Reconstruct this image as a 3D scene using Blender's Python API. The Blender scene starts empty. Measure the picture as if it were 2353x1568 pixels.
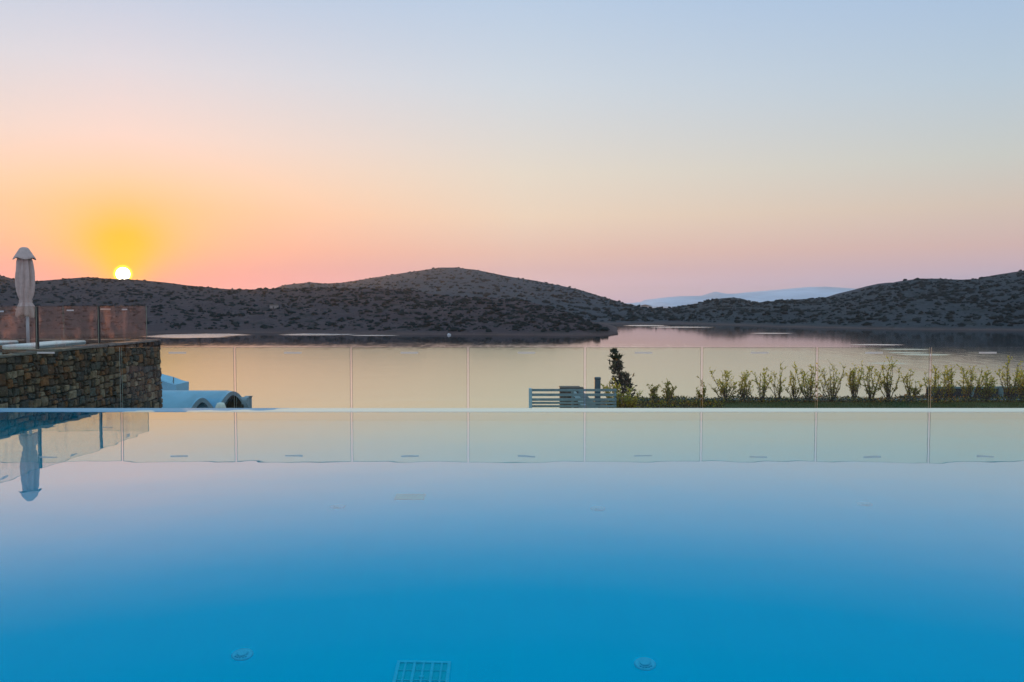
import bpy, math, random
import numpy as np
from mathutils import Vector, Matrix, noise as mnoise

SC = bpy.context.scene
COL = SC.collection
R = math.radians

def lin(r, g, b):
    f = lambda c: (c/255/12.92) if c/255 <= 0.04045 else ((c/255+0.055)/1.055)**2.4
    return (f(r), f(g), f(b), 1.0)

# ------------------------------------------------------------------ camera
F = 1961.0                      # focal length for a 2353 unit wide frame (30 mm on 36 mm)
CAM_Z = 1.7
SEA = CAM_Z-20.0              # level of the bay
PITCH = math.atan(86.0/F)
cam = bpy.data.cameras.new("camera")
cam.lens = 30.0; cam.sensor_width = 36.0
cam.clip_start = 0.05; cam.clip_end = 60000
camo = bpy.data.objects.new("camera", cam); COL.objects.link(camo)
camo.location = (0, 0, CAM_Z); camo.rotation_euler = (R(90)-PITCH, 0, 0)
SC.camera = camo

def ray(px, py):
    u, v = px-1176.5, py-784.0
    c, s = math.cos(PITCH), math.sin(PITCH)
    return Vector((u, F*c-v*s, -F*s-v*c))
def P(px, py, Y):               # world point at depth Y seen at a picture position of the photograph (2353 wide)
    r = ray(px, py); t = Y/r.y
    return Vector((r.x*t, Y, CAM_Z+r.z*t))
def PZ(px, py, z):              # the same on the level plane z
    r = ray(px, py); t = (z-CAM_Z)/r.z
    return Vector((r.x*t, r.y*t, z))

# ------------------------------------------------------------------ sky
SUN_DIR = ray(282.5, 630).normalized()
SUN_AZ = math.atan2(SUN_DIR.x, SUN_DIR.y)
SUN_EL = math.asin(SUN_DIR.z)
world = bpy.data.worlds.new("World"); SC.world = world
world.use_nodes = True
wt = world.node_tree; wt.nodes.clear()
def wn(t, **k):
    n = wt.nodes.new(t)
    for a, b in k.items(): setattr(n, a, b)
    return n
def wm(op, a, b=None, clamp=False):
    n = wn('ShaderNodeMath', operation=op); n.use_clamp = clamp
    for i, v in enumerate((a, b)):
        if v is None: continue
        if isinstance(v, (int, float)): n.inputs[i].default_value = v
        else: wt.links.new(v, n.inputs[i])
    return n.outputs[0]
def wmix(fac, a, b, blend='MIX'):
    n = wn('ShaderNodeMix', data_type='RGBA', blend_type=blend)
    for s, v in ((n.inputs[0], fac), (n.inputs[6], a), (n.inputs[7], b)):
        if isinstance(v, (int, float)): s.default_value = v
        elif isinstance(v, tuple): s.default_value = v
        else: wt.links.new(v, s)
    return n.outputs[2]
tc = wn('ShaderNodeTexCoord')
nrm = wn('ShaderNodeVectorMath', operation='NORMALIZE'); wt.links.new(tc.outputs['Generated'], nrm.inputs[0])
sep = wn('ShaderNodeSeparateXYZ'); wt.links.new(nrm.outputs[0], sep.inputs[0])
dx, dy, dz = sep.outputs
hyp = wm('SQRT', wm('ADD', wm('ADD', wm('MULTIPLY', dx, dx), wm('MULTIPLY', dy, dy)), 1e-6))
caz = wm('DIVIDE', wm('ADD', wm('MULTIPLY', dx, math.sin(SUN_AZ)), wm('MULTIPLY', dy, math.cos(SUN_AZ))), hyp)
az = wm('MULTIPLY', wm('ARCCOSINE', wm('MAXIMUM', wm('MINIMUM', caz, 1.0), -1.0)), 180/math.pi)
el = wm('MULTIPLY', wm('ARCSINE', dz), 180/math.pi)
epos = wm('SQRT', wm('DIVIDE', wm('MAXIMUM', el, 0.0), 90.0))
HAZE_D, HAZE_TOP, HAZE_FAR = 4.8e-5, 205.0, 12500.0
HAZE_C = (.42, .38, .42)        # what the lit air itself adds
def clear(deg, c, air=HAZE_C):              # colour of the sky behind the air, so that it looks like c from inside the haze
    c = lin(*c); d = min(HAZE_FAR, (HAZE_TOP-CAM_Z)/max(math.sin(R(deg)), .001)); T = math.exp(-HAZE_D*d)
    return tuple(max(0.0, (c[i]-(1-T)*air[i])/T) for i in range(3))+(1.0,)
HI = [(30, (174, 204, 234)), (45, (172, 211, 244)), (90, (166, 214, 252))]
SKY = [
 (0,   [(0, (238, 160, 170)), (1.4, (226, 158, 160)), (2.3, (229, 161, 158)), (3.5, (243, 173, 153)), (5.8, (254, 192, 156)), (7.2, (253, 204, 172)),
        (10.2, (243, 214, 203)), (14.3, (221, 215, 221)), (19.6, (188, 203, 226))]),
 (25,  [(0, (205, 182, 196)), (1.4, (213, 185, 190)), (2.3, (213, 182, 182)), (3.4, (222, 188, 178)), (5.8, (231, 208, 188)), (8.6, (226, 214, 200)),
        (14.3, (205, 213, 222)), (19.6, (184, 203, 226))]),
 (54,  [(0, (180, 174, 196)), (1.4, (188, 174, 190)), (2.3, (197, 175, 184)), (3.4, (206, 178, 176)), (5.8, (209, 192, 180)), (8.6, (200, 201, 196)),
        (13, (184, 200, 214)), (19.6, (164, 190, 222))]),
 (150, [(0, (180, 170, 192)), (5, (205, 185, 200)), (10, (195, 195, 214)), (19.6, (178, 197, 226))]),
]
AIR = {0: (.62, .58, .46), 25: (.58, .46, .44), 54: (.50, .40, .42), 150: HAZE_C}   # brighter towards the sun
def ramp(stops, a_):
    n = wn('ShaderNodeValToRGB'); cr = n.color_ramp; cr.interpolation = 'EASE'
    cr.interpolation = 'LINEAR'
    allst = stops+HI
    while len(cr.elements) < len(allst): cr.elements.new(0.5)
    for e, (deg, c) in zip(cr.elements, allst):
        e.position = math.sqrt(deg/90.0); e.color = clear(deg, c, AIR[a_])
    wt.links.new(epos, n.inputs[0])
    return n.outputs[0]
cur = ramp(SKY[0][1], 0)
for (a0, _), (a1, st) in zip(SKY[:-1], SKY[1:]):
    mr = wn('ShaderNodeMapRange', interpolation_type='LINEAR'); mr.clamp = True
    wt.links.new(az, mr.inputs['Value'])
    mr.inputs['From Min'].default_value = a0; mr.inputs['From Max'].default_value = a1
    cur = wmix(mr.outputs[0], cur, ramp(st, a1))
SUN_ELD = math.degrees(SUN_EL)
def gauss(ha, e0, he):
    a = wm('POWER', wm('DIVIDE', az, ha), 2.0)
    b = wm('POWER', wm('ABSOLUTE', wm('DIVIDE', wm('SUBTRACT', el, SUN_ELD+e0), he)), 2.0)
    return wm('EXPONENT', wm('MULTIPLY', wm('ADD', a, b), -1.0))
cur = wmix(wm('MULTIPLY', gauss(6.5, 3.0, 2.6), 0.55), cur, clear(4.5, (255, 200, 130), AIR[0]))
cur = wmix(wm('MULTIPLY', gauss(2.7, 1.9, 1.9), 0.95), cur, clear(3.5, (255, 190, 10), AIR[0]))
cur = wmix(gauss(1.3, 0.6, 1.8), cur, (1.25, .53, 0.0, 1))
# a little of the physical sky at the same sun height
nis = wn('ShaderNodeTexSky', sky_type='NISHITA'); nis.sun_disc = False
nis.sun_elevation = SUN_EL; nis.sun_rotation = SUN_AZ
cur = wmix(0.008, cur, nis.outputs[0], 'ADD')
# the sun's own disc
sv = wn('ShaderNodeVectorMath', operation='DOT_PRODUCT'); wt.links.new(nrm.outputs[0], sv.inputs[0]); sv.inputs[1].default_value = SUN_DIR
sang = wm('MULTIPLY', wm('ARCCOSINE', wm('MINIMUM', sv.outputs['Value'], 1.0)), 180/math.pi)
def disc(r0, r1):
    mr = wn('ShaderNodeMapRange', interpolation_type='SMOOTHSTEP'); wt.links.new(sang, mr.inputs['Value'])
    mr.inputs['From Min'].default_value = r0; mr.inputs['From Max'].default_value = r1
    mr.inputs['To Min'].default_value = 1; mr.inputs['To Max'].default_value = 0
    return mr.outputs[0]
cur = wmix(disc(0.36, 0.62), cur, (2.2, 1.7, 0.05, 1))
cur = wmix(disc(0.36, 0.42), cur, (14, 12, 9, 1))
bg = wn('ShaderNodeBackground'); wt.links.new(cur, bg.inputs[0]); bg.inputs[1].default_value = 1.0
wo = wn('ShaderNodeOutputWorld'); wt.links.new(bg.outputs[0], wo.inputs[0])
world.cycles.sampling_method = 'MANUAL'; world.cycles.sample_map_resolution = 2048

sun = bpy.data.lights.new("sun", 'SUN'); sun.energy = 2.0; sun.angle = R(0.53); sun.color = (1.0, 0.40, 0.06)
suno = bpy.data.objects.new("sun", sun); COL.objects.link(suno)
suno.rotation_euler = (-SUN_DIR).to_track_quat('-Z', 'Y').to_euler()

SC.view_settings.view_transform = 'Standard'; SC.view_settings.look = 'None'
SC.view_settings.exposure = 0.0; SC.view_settings.gamma = 1.0
SC.render.engine = 'CYCLES'
cy = SC.cycles
cy.use_denoising = True
try: cy.denoiser = 'OPENIMAGEDENOISE'
except Exception: pass
cy.max_bounces = 14; cy.diffuse_bounces = 3; cy.glossy_bounces = 6; cy.transmission_bounces = 8
cy.transparent_max_bounces = 24; cy.volume_bounces = 0
cy.caustics_reflective = True; cy.caustics_refractive = True
cy.sample_clamp_indirect = 6.0; cy.blur_glossy = 0.3

# ------------------------------------------------------------------ helpers
class MB:
    def __init__(s): s.v = []; s.f = []; s.m = []
    def add(s, vs, fs, mi=0):
        o = len(s.v); s.v += [tuple(p) for p in vs]
        s.f += [tuple(i+o for i in q) for q in fs]; s.m += [mi]*len(fs)
    def hexa(s, p, mi=0):        # eight corners: bottom ring 0-3, top ring 4-7
        s.add(p, [(3, 2, 1, 0), (4, 5, 6, 7), (0, 1, 5, 4), (1, 2, 6, 5), (2, 3, 7, 6), (3, 0, 4, 7)], mi)
    def box(s, a, b, mi=0):
        (x0, y0, z0), (x1, y1, z1) = a, b
        s.hexa([(x0, y0, z0), (x1, y0, z0), (x1, y1, z0), (x0, y1, z0), (x0, y0, z1), (x1, y0, z1), (x1, y1, z1), (x0, y1, z1)], mi)
    def rbox(s, a, b, r, mi=0):  # box with chamfered vertical and horizontal edges
        (x0, y0, z0), (x1, y1, z1) = a, b
        rings = []
        for z, k in ((z0, r), (z0+r, 0), (z1-r, 0), (z1-r*.3, r*.3), (z1, r)):
            q = []
            for (cx, cy_, sx, sy) in ((x0, y0, 1, 1), (x1, y0, -1, 1), (x1, y1, -1, -1), (x0, y1, 1, -1)):
                c = (cx+sx*k, cy_+sy*k)
                pa, pb = (c[0]+sx*r, c[1], z), (c[0], c[1]+sy*r, z)
                q += [pb, pa] if sx*sy > 0 else [pa, pb]
            rings.append(q)
        n = 8; o = len(s.v); s.v += [p for q in rings for p in q]
        for i in range(len(rings)-1):
            for j in range(n):
                s.f.append((o+i*n+j, o+i*n+(j+1) % n, o+(i+1)*n+(j+1) % n, o+(i+1)*n+j)); s.m.append(mi)
        s.f.append(tuple(o+j for j in reversed(range(n)))); s.m.append(mi)
        s.f.append(tuple(o+(len(rings)-1)*n+j for j in range(n))); s.m.append(mi)
    def bar(s, a, b, w, h, mi=0, up=(0, 0, 1)):
        a, b = Vector(a), Vector(b); d = (b-a).normalized(); u = Vector(up)
        sd = d.cross(u).normalized(); u = sd.cross(d).normalized()
        q = [(-1, -1), (1, -1), (1, 1), (-1, 1)]
        s.hexa([a+sd*(i*w/2)+u*(j*h/2) for i, j in q]+[b+sd*(i*w/2)+u*(j*h/2) for i, j in q], mi)
    def tube(s, pts, rad, n=6, mi=0, cap=True):
        pts = [Vector(p) for p in pts]; o = len(s.v)
        for i, p in enumerate(pts):
            d = (pts[min(i+1, len(pts)-1)]-pts[max(i-1, 0)]).normalized()
            a = d.cross(Vector((0.3, 0.9, 0.1)) if abs(d.z) > .8 else Vector((0, 0, 1))).normalized(); b = d.cross(a)
            r = rad[i] if isinstance(rad, (list, tuple)) else rad
            for k in range(n):
                t = 2*math.pi*k/n; s.v.append(tuple(p+a*(r*math.cos(t))+b*(r*math.sin(t))))
        for i in range(len(pts)-1):
            for k in range(n):
                s.f.append((o+i*n+k, o+i*n+(k+1) % n, o+(i+1)*n+(k+1) % n, o+(i+1)*n+k)); s.m.append(mi)
        if cap:
            s.f.append(tuple(o+k for k in reversed(range(n)))); s.m.append(mi)
            e = o+(len(pts)-1)*n; s.f.append(tuple(e+k for k in range(n))); s.m.append(mi)
    def lathe(s, prof, c, n=24, fn=None, mi=0, cap0=True, cap1=True):
        o = len(s.v)
        for i, (r, z) in enumerate(prof):
            for k in range(n):
                t = 2*math.pi*k/n
                rr, dz_ = (r, 0) if fn is None else fn(r, z, t)
                s.v.append((c[0]+rr*math.cos(t), c[1]+rr*math.sin(t), c[2]+z+dz_))
        for i in range(len(prof)-1):
            for k in range(n):
                s.f.append((o+i*n+k, o+i*n+(k+1) % n, o+(i+1)*n+(k+1) % n, o+(i+1)*n+k)); s.m.append(mi)
        if cap0: s.f.append(tuple(o+k for k in reversed(range(n)))); s.m.append(mi)
        if cap1:
            e = o+(len(prof)-1)*n; s.f.append(tuple(e+k for k in range(n))); s.m.append(mi)
    def leaf(s, p, d, up, L, W, mi=0):
        sd = d.cross(up)
        if sd.length < 1e-4: sd = Vector((1, 0, 0))
        sd.normalize(); nn = sd.cross(d)
        s.add([p, p+d*(L*.45)+sd*(W/2)+nn*(W*.15), p+d*L, p+d*(L*.45)-sd*(W/2)+nn*(W*.15)], [(0, 1, 2), (0, 2, 3)], mi)
    def build(s, name, mats, parent=None, smooth=False):
        me = bpy.data.meshes.new(name); me.from_pydata(s.v, [], s.f)
        if not isinstance(mats, (list, tuple)): mats = [mats]
        for m in mats: me.materials.append(m)
        if len(mats) > 1: me.polygons.foreach_set('material_index', s.m)
        if smooth: me.polygons.foreach_set('use_smooth', [True]*len(s.f))
        me.update()
        o = bpy.data.objects.new(name, me); COL.objects.link(o)
        if parent is not None:
            o.parent = parent
            o.matrix_parent_inverse = Matrix.Translation(parent.location).inverted() if False else Matrix.Identity(4)
            if parent.location.length > 0 and not parent.parent:
                me.transform(Matrix.Translation(-parent.location))
        return o
def tag(o, label=None, cat=None, group=None, kind=None):
    if label: o['label'] = label
    if cat: o['category'] = cat
    if group: o['group'] = group
    if kind: o['kind'] = kind
    return o
def thing(name, loc, label, cat, group=None):
    o = bpy.data.objects.new(name, None); COL.objects.link(o); o.location = loc; o.empty_display_size = .2
    return tag(o, label, cat, group)
# children of a thing are modelled in world coordinates; build() moves their mesh to the thing's base
def copy_tree(o, parent=None):
    c = o.copy(); COL.objects.link(c)
    if parent is not None: c.parent = parent
    for ch in o.children: copy_tree(ch, c)
    return c

# ------------------------------------------------------------------ materials
class NT:
    def __init__(s, name):
        s.m = bpy.data.materials.new(name); s.m.use_nodes = True; s.t = s.m.node_tree; s.t.nodes.clear()
        s.out = s.n('ShaderNodeOutputMaterial')
    def n(s, t, **k):
        n = s.t.nodes.new(t)
        for a, b in k.items(): setattr(n, a, b)
        return n
    def l(s, a, b): s.t.links.new(a, b)
    def set(s, sock, v):
        if isinstance(v, (int, float, tuple, list)): sock.default_value = v
        else: s.l(v, sock)
    def math(s, op, a, b=None, clamp=False):
        n = s.n('ShaderNodeMath', operation=op); n.use_clamp = clamp
        s.set(n.inputs[0], a)
        if b is not None: s.set(n.inputs[1], b)
        return n.outputs[0]
    def mix(s, f, a, b, blend='MIX'):
        n = s.n('ShaderNodeMix', data_type='RGBA', blend_type=blend)
        s.set(n.inputs[0], f); s.set(n.inputs[6], a); s.set(n.inputs[7], b); return n.outputs[2]
    def ramp(s, f, stops, interp='LINEAR'):
        n = s.n('ShaderNodeValToRGB'); cr = n.color_ramp; cr.interpolation = interp
        while len(cr.elements) < len(stops): cr.elements.new(.5)
        for e, (p, c) in zip(cr.elements, stops):
            e.position = p; e.color = c if len(c) == 4 else (*c, 1)
        s.l(f, n.inputs[0]); return n.outputs[0]
    def noise(s, scale, detail=4, rough=.55, sc=None, coord='Object', w=None):
        c = s.n('ShaderNodeTexCoord'); v = c.outputs[coord]
        if sc:
            mp = s.n('ShaderNodeMapping'); mp.inputs['Scale'].default_value = sc; s.l(v, mp.inputs[0]); v = mp.outputs[0]
        n = s.n('ShaderNodeTexNoise'); n.inputs['Scale'].default_value = scale; n.inputs['Detail'].default_value = detail
        n.inputs['Roughness'].default_value = rough; s.l(v, n.inputs['Vector']); return n.outputs['Fac']
    def maprange(s, v, a, b, c=0.0, d=1.0, smooth=False):
        n = s.n('ShaderNodeMapRange', interpolation_type='SMOOTHSTEP' if smooth else 'LINEAR')
        s.l(v, n.inputs['Value'])
        for k, x in zip(('From Min', 'From Max', 'To Min', 'To Max'), (a, b, c, d)): s.set(n.inputs[k], x)
        return n.outputs[0]
    def bsdf(s, col, rough=.6, spec=.5, normal=None, **k):
        b = s.n('ShaderNodeBsdfPrincipled')
        s.set(b.inputs['Base Color'], col); s.set(b.inputs['Roughness'], rough); b.inputs['Specular IOR Level'].default_value = spec
        for kk, v in k.items(): s.set(b.inputs[kk.replace('_', ' ')], v)
        if normal is not None: s.l(normal, b.inputs['Normal'])
        return b.outputs[0]
    def bump(s, h, strength=.3, dist=.02):
        n = s.n('ShaderNodeBump'); n.inputs['Strength'].default_value = strength; n.inputs['Distance'].default_value = dist
        s.l(h, n.inputs['Height']); return n.outputs[0]
    def done(s, sh): s.l(sh, s.out.inputs[0]); return s.m
def simple(name, c, rough=.6, var=.25, scale=6, bump=.0, spec=.4, metallic=0.0):
    t = NT(name); nz = t.noise(scale, 5, .6)
    f = t.maprange(nz, .3, .7, 1-var, 1+var)
    cc = t.n('ShaderNodeVectorMath', operation='SCALE'); cc.inputs[0].default_value = c[:3]; t.l(f, cc.inputs['Scale'])
    nb = t.bump(nz, bump, .02) if bump else None
    return t.done(t.bsdf(cc.outputs[0], rough, spec, nb, Metallic=metallic))
M = {}
# glass panes: tinted, mirror by Fresnel; optional pink smears stand in for a reddish reflection
def glass(name, tint, smear=None):
    t = NT(name)
    tr = t.n('ShaderNodeBsdfTransparent'); tr.inputs[0].default_value = (*[math.sqrt(c) for c in tint], 1)
    gl = t.n('ShaderNodeBsdfGlossy'); gl.inputs['Roughness'].default_value = 0.0
    fr = t.n('ShaderNodeFresnel'); fr.inputs[0].default_value = 1.45
    lw = t.math('MULTIPLY', fr.outputs[0], 1.0, True)
    geo = t.n('ShaderNodeNewGeometry')
    lw = t.math('MULTIPLY', lw, t.math('SUBTRACT', 1.0, geo.outputs['Backfacing']))
    mx = t.n('ShaderNodeMixShader'); t.l(lw, mx.inputs[0]); t.l(tr.outputs[0], mx.inputs[1]); t.l(gl.outputs[0], mx.inputs[2])
    sh = mx.outputs[0]
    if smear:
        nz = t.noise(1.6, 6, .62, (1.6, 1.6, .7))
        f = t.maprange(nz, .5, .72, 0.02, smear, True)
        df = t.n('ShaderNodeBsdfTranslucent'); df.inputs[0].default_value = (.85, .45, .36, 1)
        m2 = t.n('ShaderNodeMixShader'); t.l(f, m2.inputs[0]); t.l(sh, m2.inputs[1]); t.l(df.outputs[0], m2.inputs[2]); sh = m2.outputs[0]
    return t.done(sh)
M['glass'] = glass('clear glass', (.86, .945, .82))
M['arris'] = glass('bevelled glass edge', (.50, .53, .48))
M['glass_t'] = glass('pink smeared glass', (.86, .86, .80), .19)
M['edge'] = simple('polished glass edge', (.30, .33, .27), .6, .1)
M['seal'] = simple('dark seal', (.012, .012, .014), .5, .1)
t = NT('frosted strip')
d1 = t.n('ShaderNodeBsdfDiffuse'); d1.inputs[0].default_value = (.8, .8, .82, 1)
d2 = t.n('ShaderNodeBsdfTranslucent'); d2.inputs[0].default_value = (.75, .73, .74, 1)
mx = t.n('ShaderNodeMixShader'); mx.inputs[0].default_value = .55; t.l(d1.outputs[0], mx.inputs[1]); t.l(d2.outputs[0], mx.inputs[2])
tr_ = t.n('ShaderNodeBsdfTransparent'); m3 = t.n('ShaderNodeMixShader'); m3.inputs[0].default_value = .45; t.l(mx.outputs[0], m3.inputs[1]); t.l(tr_.outputs[0], m3.inputs[2]); mx = m3
M['strip'] = t.done(mx.outputs[0])
# pool water
t = NT('pool water')
nz = t.noise(.9, 2, .5); bm = t.bump(nz, .026, .1)
fr = t.n('ShaderNodeFresnel'); fr.inputs[0].default_value = 1.33; t.l(bm, fr.inputs['Normal'])
fc = t.ramp(fr.outputs[0], [(0, (0, 0, 0)), (.10, (.004,)*3), (.145, (.02,)*3), (.18, (.10,)*3), (.255, (.36,)*3), (.33, (.60,)*3), (.48, (.84,)*3), (1, (1, 1, 1))])
rf = t.n('ShaderNodeBsdfRefraction'); rf.inputs['IOR'].default_value = 1.33; rf.inputs['Roughness'].default_value = 0; rf.inputs[0].default_value = (1, 1, 1, 1)
t.l(bm, rf.inputs['Normal'])
gl = t.n('ShaderNodeBsdfGlossy'); gl.inputs['Roughness'].default_value = 0; t.l(bm, gl.inputs['Normal'])
mx = t.n('ShaderNodeMixShader'); t.l(fc, mx.inputs[0]); t.l(rf.outputs[0], mx.inputs[1]); t.l(gl.outputs[0], mx.inputs[2])
ab = t.n('ShaderNodeVolumeAbsorption'); ab.inputs['Color'].default_value = (0.0, .84, .94, 1); ab.inputs['Density'].default_value = .55
t.l(ab.outputs[0], t.out.inputs['Volume'])
M['pool_water'] = t.done(mx.outputs[0])
# mosaic
t = NT('blue pool mosaic')
c = t.n('ShaderNodeTexCoord'); br = t.n('ShaderNodeTexBrick'); br.offset = 0; br.inputs['Scale'].default_value = 1.0
br.inputs['Brick Width'].default_value = .30; br.inputs['Row Height'].default_value = .30; br.inputs['Mortar Size'].default_value = .004
br.inputs['Color1'].default_value = (.0, .92, 1.0, 1); br.inputs['Color2'].default_value = (.0, .905, .985, 1); br.inputs['Mortar'].default_value = (.0, .96, 1.0, 1)
t.l(c.outputs['Object'], br.inputs['Vector'])
M['mosaic'] = t.done(t.bsdf(br.outputs[0], .6, 0.0))
# overflow edge: pale where the film lies, its sky reflection put into the colour, blue dry tile at the dark end
t = NT('overflow edge')
c = t.n('ShaderNodeTexCoord'); sp = t.n('ShaderNodeSeparateXYZ'); t.l(c.outputs['Object'], sp.inputs[0])
nz = t.noise(.9, 3, .5, (1, 3.0, 1))
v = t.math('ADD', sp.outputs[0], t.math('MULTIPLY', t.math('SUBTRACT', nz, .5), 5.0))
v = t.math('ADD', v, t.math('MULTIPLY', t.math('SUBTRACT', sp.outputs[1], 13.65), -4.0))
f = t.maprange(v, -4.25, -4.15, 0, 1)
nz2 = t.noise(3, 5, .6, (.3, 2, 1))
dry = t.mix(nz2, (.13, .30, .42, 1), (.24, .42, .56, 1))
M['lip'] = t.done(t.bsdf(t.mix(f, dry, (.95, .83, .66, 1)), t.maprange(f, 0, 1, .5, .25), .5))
# sea
t = NT('sea water')
c = t.n('ShaderNodeTexCoord')
sp = t.n('ShaderNodeSeparateXYZ'); t.l(c.outputs['Object'], sp.inputs[0])
far = t.math('ADD', sp.outputs[1], t.math('MULTIPLY', t.math('SUBTRACT', t.noise(.02, 4, .6, (.3, 1, 1)), .5), 120.0))
side = t.math('ADD', sp.outputs[0], t.math('MULTIPLY', t.math('SUBTRACT', t.noise(.012, 3, .6, (1, 1, 1)), .5), 120.0))
near = t.math('MULTIPLY', t.maprange(far, 345, 470, 1, 0), t.maprange(side, 50, 290, 1, 0))
nzp = t.math('SUBTRACT', t.noise(.035, 5, .65, (.35, 1, 1)), .5)
patch = None
for (px_, py_, hw_, hh_) in ((455, 771.5, 120, 5.0), (735, 768.5, 100, 2.6), (860, 771, 60, 1.4), (1480, 748.5, 60, 1.5), (1560, 752, 70, 1.2), (1770, 766, 55, 1.3), (2020, 792.5, 75, 1.8), (2075, 803, 50, 1.2),
                             (2085, 811, 40, 1.3), (2130, 815.5, 60, 2.0), (2040, 835, 45, 1.6)):
    c_, e_ = PZ(px_, py_, SEA), PZ(px_, py_-hh_, SEA); hy_ = e_.y-c_.y; hx_ = c_.y*hw_/F
    u_ = t.math('DIVIDE', t.math('SUBTRACT', sp.outputs[0], c_.x), hx_); v_ = t.math('DIVIDE', t.math('SUBTRACT', sp.outputs[1], c_.y), hy_)
    d_ = t.math('ADD', t.math('MULTIPLY', u_, u_), t.math('MULTIPLY', v_, v_))
    d_ = t.math('ADD', d_, t.math('MULTIPLY', nzp, 2.6))
    q_ = t.maprange(d_, .55, 1.15, 1, 0, True)
    patch = q_ if patch is None else t.math('MAXIMUM', patch, q_)
fine = t.noise(.09, 4, .8, (4, 1, 1))
near = t.maprange(t.math('ADD', near, t.math('MULTIPLY', t.math('SUBTRACT', fine, .5), 1.1)), .2, .85, 0, 1, True)
wv1 = t.noise(.10, 3, .6, (.55, 1, 1)); wv2 = t.noise(.7, 3, .6, (.6, 1, 1))
amp = t.math('ADD', t.math('MULTIPLY', near, .6), t.math('MULTIPLY', patch, .9), True)
h = t.math('ADD', t.math('MULTIPLY', wv1, 1.6), t.math('MULTIPLY', wv2, .5))
b = t.n('ShaderNodeBump'); b.inputs['Distance'].default_value = .10; t.l(h, b.inputs['Height']); t.l(t.math('ADD', t.math('MULTIPLY', amp, .36), .03), b.inputs['Strength'])
fr = t.n('ShaderNodeFresnel'); fr.inputs[0].default_value = 1.33; t.l(b.outputs[0], fr.inputs['Normal'])
fc = t.ramp(fr.outputs[0], [(0, (.02,)*3), (.10, (.45,)*3), (.2, (.9,)*3), (.35, (1.0,)*3), (1, (1, 1, 1))])
fc = t.mix(t.maprange(amp, 0, .5), t.math('POWER', fr.outputs[0], .70), fc)
gl = t.n('ShaderNodeBsdfGlossy'); t.l(t.math('ADD', t.math('MULTIPLY', amp, .17), .06), gl.inputs['Roughness']); t.l(b.outputs[0], gl.inputs['Normal'])
df = t.n('ShaderNodeBsdfDiffuse'); df.inputs[0].default_value = (.008, .022, .035, 1)
mx = t.n('ShaderNodeMixShader'); t.l(fc, mx.inputs[0]); t.l(df.outputs[0], mx.inputs[1]); t.l(gl.outputs[0], mx.inputs[2])
M['sea'] = t.done(mx.outputs[0])
# hills: backlit shade put into darker rock colours, cooler rock on the right
def hill_mat(name, c0, c1, c2):
    t = NT(name)
    n1 = t.noise(.012, 6, .62); n2 = t.noise(.22, 5, .75, (1, 1, 1.5)); n3 = t.noise(.06, 5, .6)
    col = t.mix(t.maprange(n1, .35, .65), (*c0, 1), (*c1, 1))
    col = t.mix(t.maprange(n2, .56, .68, 0, .8), col, (*c2, 1))
    col = t.mix(t.maprange(n3, .56, .62, 0, .6), col, (.016, .022, .018, 1))
    c = t.n('ShaderNodeTexCoord'); sp_ = t.n('ShaderNodeSeparateXYZ'); t.l(c.outputs['Object'], sp_.inputs[0])
    rim = t.maprange(t.math('ADD', sp_.outputs[2], t.math('MULTIPLY', t.noise(.1, 3), 2.0)), SEA+1.2, SEA+3.2, .8, 0)
    col = t.mix(rim, col, (.12, .075, .065, 1))
    return t.done(t.bsdf(col, .95, .1, t.bump(n2, .6, 2.0)))
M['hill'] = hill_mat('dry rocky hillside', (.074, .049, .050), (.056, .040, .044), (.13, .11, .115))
M['hill_right'] = hill_mat('cool dark rocky hillside', (.046, .052, .058), (.038, .044, .050), (.10, .108, .115))
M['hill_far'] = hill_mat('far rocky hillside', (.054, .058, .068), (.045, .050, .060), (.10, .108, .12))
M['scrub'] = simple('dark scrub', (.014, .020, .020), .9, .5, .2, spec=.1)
M['mountain'] = simple('far mountain', (.50, .56, .64), .95, .2, .002)  # pale blue of the haze partly put into the mountain's own colour
M['ground'] = simple('dry slope', (.16, .12, .08), .95, .4, .6, .4)
# rubble stone
t = NT('rubble stone')
g = t.n('ShaderNodeNewGeometry')
cols = [(0, (.055, .040, .030)), (.14, (.11, .075, .05)), (.28, (.045, .042, .042)), (.40, (.16, .12, .085)), (.52, (.075, .05, .04)),
        (.62, (.15, .07, .03)), (.72, (.06, .06, .058)), (.82, (.20, .16, .12)), (.92, (.09, .045, .025))]
col = t.ramp(g.outputs['Random Per Island'], [(p, tuple(x*q_ for x, q_ in zip(c, (1.75, 1.52, 1.40)))) for p, c in cols], 'CONSTANT')
n1 = t.noise(9, 6, .68); n2 = t.noise(30, 4, .6)
col = t.mix(t.maprange(n1, .35, .7, .0, .75), col, (.035, .03, .028, 1))
col = t.mix(t.maprange(n2, .58, .74, .0, .7), col, (.34, .29, .23, 1))
M['stone'] = t.done(t.bsdf(col, .85, .3, t.bump(n1, .8, .04)))
M['mortar'] = simple('dark mortar', (.085, .07, .06), .95, .4, 8, .5)
M['coping'] = simple('grey flagstone', (.15, .125, .11), .85, .4, 5, .4)
M['terrace'] = simple('terrace paving', (.24, .2, .17), .8, .3, 3, .2)
M['cloth'] = simple('cream canvas', (.54, .40, .35), .9, .12, 12, .15, .1)
M['pole'] = simple('white painted pole', (.66, .66, .72), .4, .05)
M['mattress'] = simple('white mattress', (.80, .82, .80), .8, .06, 8, .1, .2)
M['piping'] = simple('teal grey mattress side', (.22, .33, .37), .8, .1, 8)
M['frame'] = simple('brown wicker frame', (.16, .09, .05), .7, .3, 30, .3)
M['limewash'] = simple('skylit limewash', (.27, .50, .70), .9, .13, 1.2, .25, .1)  # blue skylight on white walls put into the wash colour
M['limewash_g'] = simple('grey limewash', (.26, .33, .40), .9, .15, 2, .25, .1)
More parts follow.
